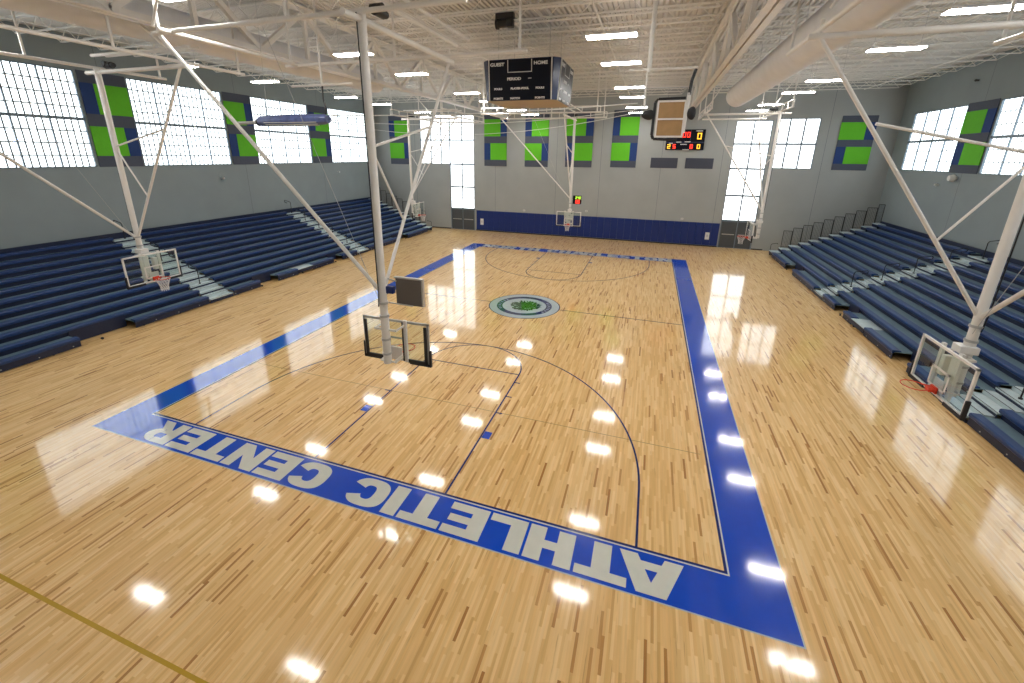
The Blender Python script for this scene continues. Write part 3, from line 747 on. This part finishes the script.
hoop(0, .8, (0, 1), (-1, 0), 'ceiling hung basketball hoop nearest the centre front, seen from behind', 2.5, .42, net=False, behind=True)
hoop(0, CL - .8, (0, -1), (-1, 0), 'ceiling hung basketball hoop facing the viewer before the navy wall pads', 2.4, .42, lattice=True)
hoop(-12.05, 3.2, (1, 0), (0, -1), 'ceiling hung basketball hoop over the left court edge, nearer one', 2.76, .45)
hoop(12.18, 3.65, (-1, 0), (0, -1), 'ceiling hung basketball hoop with bare orange rim at the right edge of the photo', 2.54, .3, net=False, zt=9.7)
hoop(-11.9, 22.2, (1, 0), (0, 1), 'ceiling hung basketball hoop at the far left by the bleacher end', 2.74, .5, lattice=True)
hoop(12.1, 22.2, (-1, 0), (0, 1), 'ceiling hung basketball hoop at the far right before the tall window', 2.6, .5, lattice=True)

# shot clocks (each hangs from a hoop mast)
def seg_digit(q, P, ch, x, z, w, h, t):
    S = {'0': 'abcdef', '1': 'bc', '2': 'abged', '3': 'abgcd', '4': 'fgbc', '5': 'afgcd', '6': 'afgedc', '7': 'abc', '8': 'abcdefg', '9': 'abcdfg'}[ch]
    R = {'a': (0, w, h - t, h), 'd': (0, w, 0, t), 'g': (0, w, h / 2 - t / 2, h / 2 + t / 2), 'f': (0, t, h / 2, h), 'b': (w - t, w, h / 2, h), 'e': (0, t, 0, h / 2), 'c': (w - t, w, 0, h / 2)}
    for s in S:
        a, b_, c, d = R[s]; P(q, x + a, x + b_, z + c, z + d)
o = empty('shot_clock', (.63, .9, 4.12))
MB().box(-.33, .33, -.02, .05, 0, .62).build('clock_case', M['clockback'], o, .01)
MB().box(-.36, .36, -.03, .06, .62, .65).box(.33, .36, -.03, .06, 0, .62).build('case_trim', M['alu'], o)
MB().tube((-.52, -.04, .02), (.1, -.03, .0), .016, 6).build('bracket_arm', M['alu'], o); MB().tube((-.52, -.04, .6), (-.3, -.03, .55), .016, 6).build('bracket_arm', M['alu'], o)
MB().box(-.29, .29, .05, .055, .05, .57).build('clock_face', M['sbface'], o)
MB().box(-.56, -.36, -.1, .02, .25, .42).build('junction_box', M['padnavy'], o, .02)
tag(o, 'square grey shot clock seen from behind beside the front hoop mast', 'shot clock')
o = empty('shot_clock', (.48, 24.75, 4.0))
MB().box(-.31, .31, -.06, .1, 0, .62).build('clock_case', M['sbface'], o, .01)
PX = lambda q, a, b_, c, d: q.box(a, b_, -.068, -.06, c, d)
q = MB(); seg_digit(q, PX, '1', -.16, .04, .1, .26, .05); seg_digit(q, PX, '8', -.02, .04, .22, .28, .06); q.build('red_digit', M['red'], o)
q = MB(); seg_digit(q, PX, '2', -.12, .36, .12, .2, .04); seg_digit(q, PX, '4', .04, .36, .12, .2, .04); seg_digit(q, PX, '0', .18, .36, .1, .2, .035); q.build('green_digit', M['lgreen'], o)
MB().tube((-.31, .05, .3), (-.46, .05, .3), .02, 6).build('bracket_arm', M['alu'], o)
tag(o, 'small lit shot clock with red and green digits beside the far hoop mast', 'shot clock')

# ------------------------------------------------------------------ text helper for scoreboards
def text_mesh(s, size, name, m, parent, loc, rot, sx=1.15, off=.006, italic=0):
    cu = bpy.data.curves.new('t', 'FONT'); cu.body = s; cu.size = size; cu.align_x = 'CENTER'; cu.offset = off; cu.extrude = .002; cu.shear = italic
    ob = bpy.data.objects.new('t', cu); COL.objects.link(ob); bpy.context.view_layer.update()
    me = bpy.data.meshes.new_from_object(ob.evaluated_get(bpy.context.evaluated_depsgraph_get())); bpy.data.objects.remove(ob); bpy.data.curves.remove(cu)
    me.materials.clear(); me.materials.append(m); o = bpy.data.objects.new(name, me); COL.objects.link(o); o.parent = parent
    o.location = loc; o.rotation_euler = rot; o.scale = (sx, 1, 1); return o

# ------------------------------------------------------------------ hanging four sided scoreboard
o = empty('hanging_scoreboard', (.02, CY, 9.62)); HS = 1.6; ch = .18; H = 1.55
def oct_ring(r, c): return [(-r + c, -r), (r - c, -r), (r, -r + c), (r, r - c), (r - c, r), (-r + c, r), (-r, r - c), (-r, -r + c)]
lo, up = oct_ring(HS - .07, ch), oct_ring(HS + .05, ch + .06)
q = MB(); v = [(x, y, 0) for x, y in lo] + [(x, y, H) for x, y in up]
q.add(v, [(i, (i + 1) % 8, 8 + (i + 1) % 8, 8 + i) for i in range(8)]); q.add(v, [tuple(range(8, 16))])
q.build('cabinet', M['sbblue'], o)
MB().flat(lo, -.002).build('underside', M['sbunder'], o)
til = math.atan2(.12, H)
for k in range(4):
    f = empty('score_face'); f.parent = o; f.rotation_euler = (0, 0, k * math.pi / 2)
    f.name = 'score_face'
    # panel as mesh rather than empty: built flat in xz then tilted
    bpy.data.objects.remove(f)
    f = MB().box(-1.32, 1.32, -.03, -.002, .02, H - .02).build('score_face', M['sbface'], o)
    R = Matrix.Rotation(k * math.pi / 2, 4, 'Z') @ Matrix.Translation((0, -(HS - .07), 0)) @ Matrix.Rotation(til, 4, 'X')
    f.matrix_local = R
    fr = MB()
    for a, c, z0, z1 in ((-1.35, -1.31, .0, H), (1.31, 1.35, .0, H)): MB().box(a, c, -.04, 0, z0, z1).build('face_trim', M['offwhite'], f)
    fr = MB()
    for a, c, z0, z1 in ((-.52, -.49, H - .47, H - .03), (.49, .52, H - .47, H - .03), (-.52, .52, H - .50, H - .47)): fr.box(a, c, -.034, -.03, z0, z1)
    fr.build('clock_outline', M['offwhite'], f)
    rx = (math.pi / 2, 0, 0)
    for s_, sz, x, z in (('GUEST', .17, -.96, H - .24), ('HOME', .17, .88, H - .24), ('PERIOD', .145, -.24, H - .78), ('FOULS', .10, -.94, .42), ('FOULS', .10, .86, .42),
                         ('PLAYER-FOUL', .105, .0, .42), ('POINTS', .10, -.94, .05), ('MATCH', .10, -.2, .05), ('POINTS', .10, .86, .05)):
        text_mesh(s_, sz, 'lettering', M['sbtext'], f, (x, -.034, z), rx, 1.2, .006)
    MB().box(.36, .5, -.034, -.03, H - .74, H - .72).build('lettering', M['sbtext'], f)
for sx in (-1, 1):
    for sy in (-1, 1): MB().tube((sx * 1.1, sy * 1.1, H), (sx * 1.1, sy * 1.1, 12.75 - 9.72), .012, 6).build('hanger_cable', M['silver'], o)
MB().box(-.25, .25, -.25, .25, H, H + .12).build('hoist_box', M['black'], o, .02)
tag(o, 'large four sided scoreboard hanging over centre court', 'scoreboard')

o = empty('scoreboard_hoist', (.1, 8.9, 11.75))
MB().tube((-.22, 0, .1), (.12, 0, .1), .13, 16).build('winch_drum', M['black'], o); MB().box(.1, .34, -.12, .12, -.04, .22).build('motor_block', M['black'], o, .03); MB().tube((-.3, 0, .1), (-.22, 0, .1), .17, 16).build('drum_flange', M['rubber'], o)
MB().box(-.3, .35, -.1, .1, .24, .42).build('mounting_plate', M['black'], o)
tag(o, 'small black hoist motor under the roof joists above and left of the hanging scoreboard', 'hoist')

# ------------------------------------------------------------------ wall scoreboard
o = empty('wall_scoreboard', (7.95, YF - .002, 8.0))
MB().box(-1.55, 1.42, -.15, 0, 0, 1.62).build('cabinet', M['sbface'], o, .01)
MB().box(-1.55, 1.42, -.158, -.15, .56, .66).box(.3, .34, -.158, -.15, .66, 1.6).build('divider', M['sbblue'], o)
PX = lambda q, a, b_, c, d: q.box(a, b_, -.162, -.152, c, d)
q = MB(); x = -.62
for ch_ in '000': seg_digit(q, PX, ch_, x, 1.0, .24, .42, .06); x += .33
seg_digit(q, PX, '0', .55 - 1.7, 1.0, .24, .42, .06)
seg_digit(q, PX, '5', -.98, .10, .22, .36, .07); seg_digit(q, PX, '0', .34, .10, .22, .36, .07); q.build('red_digit', M['red'], o)
q = MB(); seg_digit(q, PX, '0', .82, .85, .34, .5, .085); seg_digit(q, PX, '2', -1.42, .10, .25, .36, .07); seg_digit(q, PX, '0', .88, .10, .25, .36, .07); q.build('amber_digit', M['amber'], o)
q = MB()
for a, c, z in ((-.75, -.35, .6), (-.1, .35, .62), (-.42, .1, .42), (.7, 1.2, 1.47), (-1.3, -1.0, .5), (-.2, .3, .0)): q.box(a, c, -.160, -.150, z, z + .06)
q.build('caption_strip', M['sbtext'], o)
tag(o, 'wall scoreboard with red and amber digits on the far wall', 'scoreboard')

# ------------------------------------------------------------------ folded net pole, referee stand, net rigging (y = 4)
o = empty('net_pole', (-6.35, 4.05, 8.36), 0)
MB().tube((-1.0, .0, -.05), (.05, 0, -.03), .05, 12).build('pole', M['silver'], o)
MB().tube((-.1, 0, -.03), (.1, 0, -.02), .12, 12).build('end_cap', M['black'], o)
q = MB(); n = 16; v = []
for k, (xx, r) in enumerate(((0, .14), (.05, .17), (1.2, .19), (2.45, .17), (2.6, .12))):
    for i in range(n): t = 2 * math.pi * i / n; v.append((xx, r * 1.1 * math.cos(t), .9 * r * math.sin(t) + .03 * xx / 2.6))
q.add(v, [(k * n + i, k * n + (i + 1) % n, (k + 1) * n + (i + 1) % n, (k + 1) * n + i) for k in range(4) for i in range(n)], True); q.add(v[:n], [tuple(range(n))]); q.add(v[-n:], [tuple(range(n))])
pad = q.build('pole_pad', M['polepad'], o)
for a in (-.5, -.9, -1.3): MB().path([(x_, -.185 * 1.1 * math.cos(a) * 1.01, .17 * math.sin(a) + .02) for x_ in (.3, 1.2, 2.3)], .012, 5).build('pad_lacing', M['cord'], pad)
MB().path([(2.5, 0, .05), (2.52, .03, .35), (2.42, .08, .6), (2.42, .1, .98)], .025, 6).build('hanger_strap', M['black'], o)
MB().tube((2.42, .1, .95), (2.42, .1, 4.4), .03, 8).build('hanger_pipe', M['white'], o)
MB().tube((1.3, .1, .98), (3.5, .1, .98), .035, 8).build('hanger_pipe', M['white'], o)
MB().tube((.3, .0, .15), (.3, .2, 4.4), .006, 5).build('hanger_cable', M['silver'], o)
tag(o, 'folded up net pole in a pale blue pad hanging before the left windows', 'net pole')
o = empty('referee_stand', (5.83, 4.0, 7.86))
q = MB()
for a, c, z0, z1 in ((-.31, -.27, .02, .78), (.27, .31, .02, .78), (-.31, .31, .0, .04), (-.31, .31, .76, .80), (-.27, .27, .38, .42)): q.box(a, c, -.04, .04, z0, z1)
q.build('stand_frame', M['white'], o)
MB().box(-.27, .27, -.015, .03, .42, .76).build('platform_board', M['tan'], o); MB().box(-.27, .27, -.015, .03, .04, .38).build('platform_board', M['tan'], o)
MB().path([(.28, -.02, .84), (-.3, -.02, .83), (-.36, -.02, .76), (-.37, -.02, .05), (-.33, -.02, -.03), (.2, -.02, -.05)], .032, 8).build('padded_edge', M['rubber'], o)
def blob(mb, c, a, b_, d, n=16):
    v = []; m_ = 8
    for i in range(n):
        for j in range(m_ + 1):
            th = 2 * math.pi * i / n; ph = math.pi * j / m_; v.append((c[0] + a * math.sin(ph) * math.cos(th), c[1] + d * math.cos(ph), c[2] + b_ * math.sin(ph) * math.sin(th) * (1 + .25 * math.cos(th))))
    return mb.add(v, [(i * (m_ + 1) + j, ((i + 1) % n) * (m_ + 1) + j, ((i + 1) % n) * (m_ + 1) + j + 1, i * (m_ + 1) + j + 1) for i in range(n) for j in range(m_)], True)
blob(MB(), (-.50, 0, .50), .15, .11, .07).build('foot_pad', M['rubber'], o)
blob(MB(), (.43, 0, .52), .10, .14, .06).build('foot_pad', M['rubber'], o)
MB().path([(.34, 0, .9), (.36, .0, 1.2), (.42, .0, 1.43)], .035, 7).build('hanger_strap', M['black'], o)
MB().tube((.31, 0, .1), (.34, .0, .95), .035, 8).build('side_tube', M['white'], o)
MB().tube((-1.0, 0, 1.45), (.45, 0, 1.45), .035, 8).build('hanger_pipe', M['white'], o); MB().tube((-.57, 0, 1.4), (-.57, 0, 4.9), .05, 10).build('hanger_pipe', M['white'], o)
MB().tube((-.60, 0, .64), (-.60, .0, 1.45), .022, 8).build('hanger_pipe', M['white'], o)
tag(o, 'folded up referee stand with tan platform boards and black padding hanging at the right truss', 'referee stand')
ro = empty('folded_net_rigging', (0, 4.02, 8.4))
for k, (z0, sag) in enumerate(((.10, .10), (-.04, .22), (-.10, .42))):
    P = []
    for i in range(17):
        t = i / 16; x = -3.66 + (5.08 + 3.66) * t; P.append((x, 0, z0 + .12 * t - sag * 4 * t * (1 - t)))
    MB().path(P, (.013, .009, .007)[k], 6).build('net_cord', M['cord'], ro)
tag(ro, 'slack white net cords slung between the padded net pole and the referee stand', 'net cords')

# ------------------------------------------------------------------ camera
cam = bpy.data.cameras.new('camera'); co = bpy.data.objects.new('camera', cam); COL.objects.link(co)
r_ = Vector((0.94860077, 0.31625902, 0.01169652)); u_ = Vector((-0.1017093, 0.26965643, 0.95757017)); bk = Vector((0.29968616, -0.90954145, 0.28796278))
mtx = Matrix((r_, u_, bk)).transposed().to_4x4(); mtx.translation = (5.56536652, -7.01113375, 7.42680426); co.matrix_world = mtx
cam.sensor_width = 36; cam.lens = 422.14353 / 1024 * 36; cam.shift_x = (512 - 507.18353) / 1024; cam.shift_y = (282.0113 - 341.5) / 1024; cam.clip_start = .05; cam.clip_end = 200
SC.camera = co

# ------------------------------------------------------------------ world and view
wd = bpy.data.worlds.new('world'); SC.world = wd; wd.use_nodes = True
wd.node_tree.nodes['Background'].inputs[0].default_value = (.75, .85, 1, 1); wd.node_tree.nodes['Background'].inputs[1].default_value = 1.0
vs = SC.view_settings; vs.view_transform = 'Standard'; vs.look = 'None'; vs.exposure = 0.12; vs.gamma = 1; vs.use_curve_mapping = False
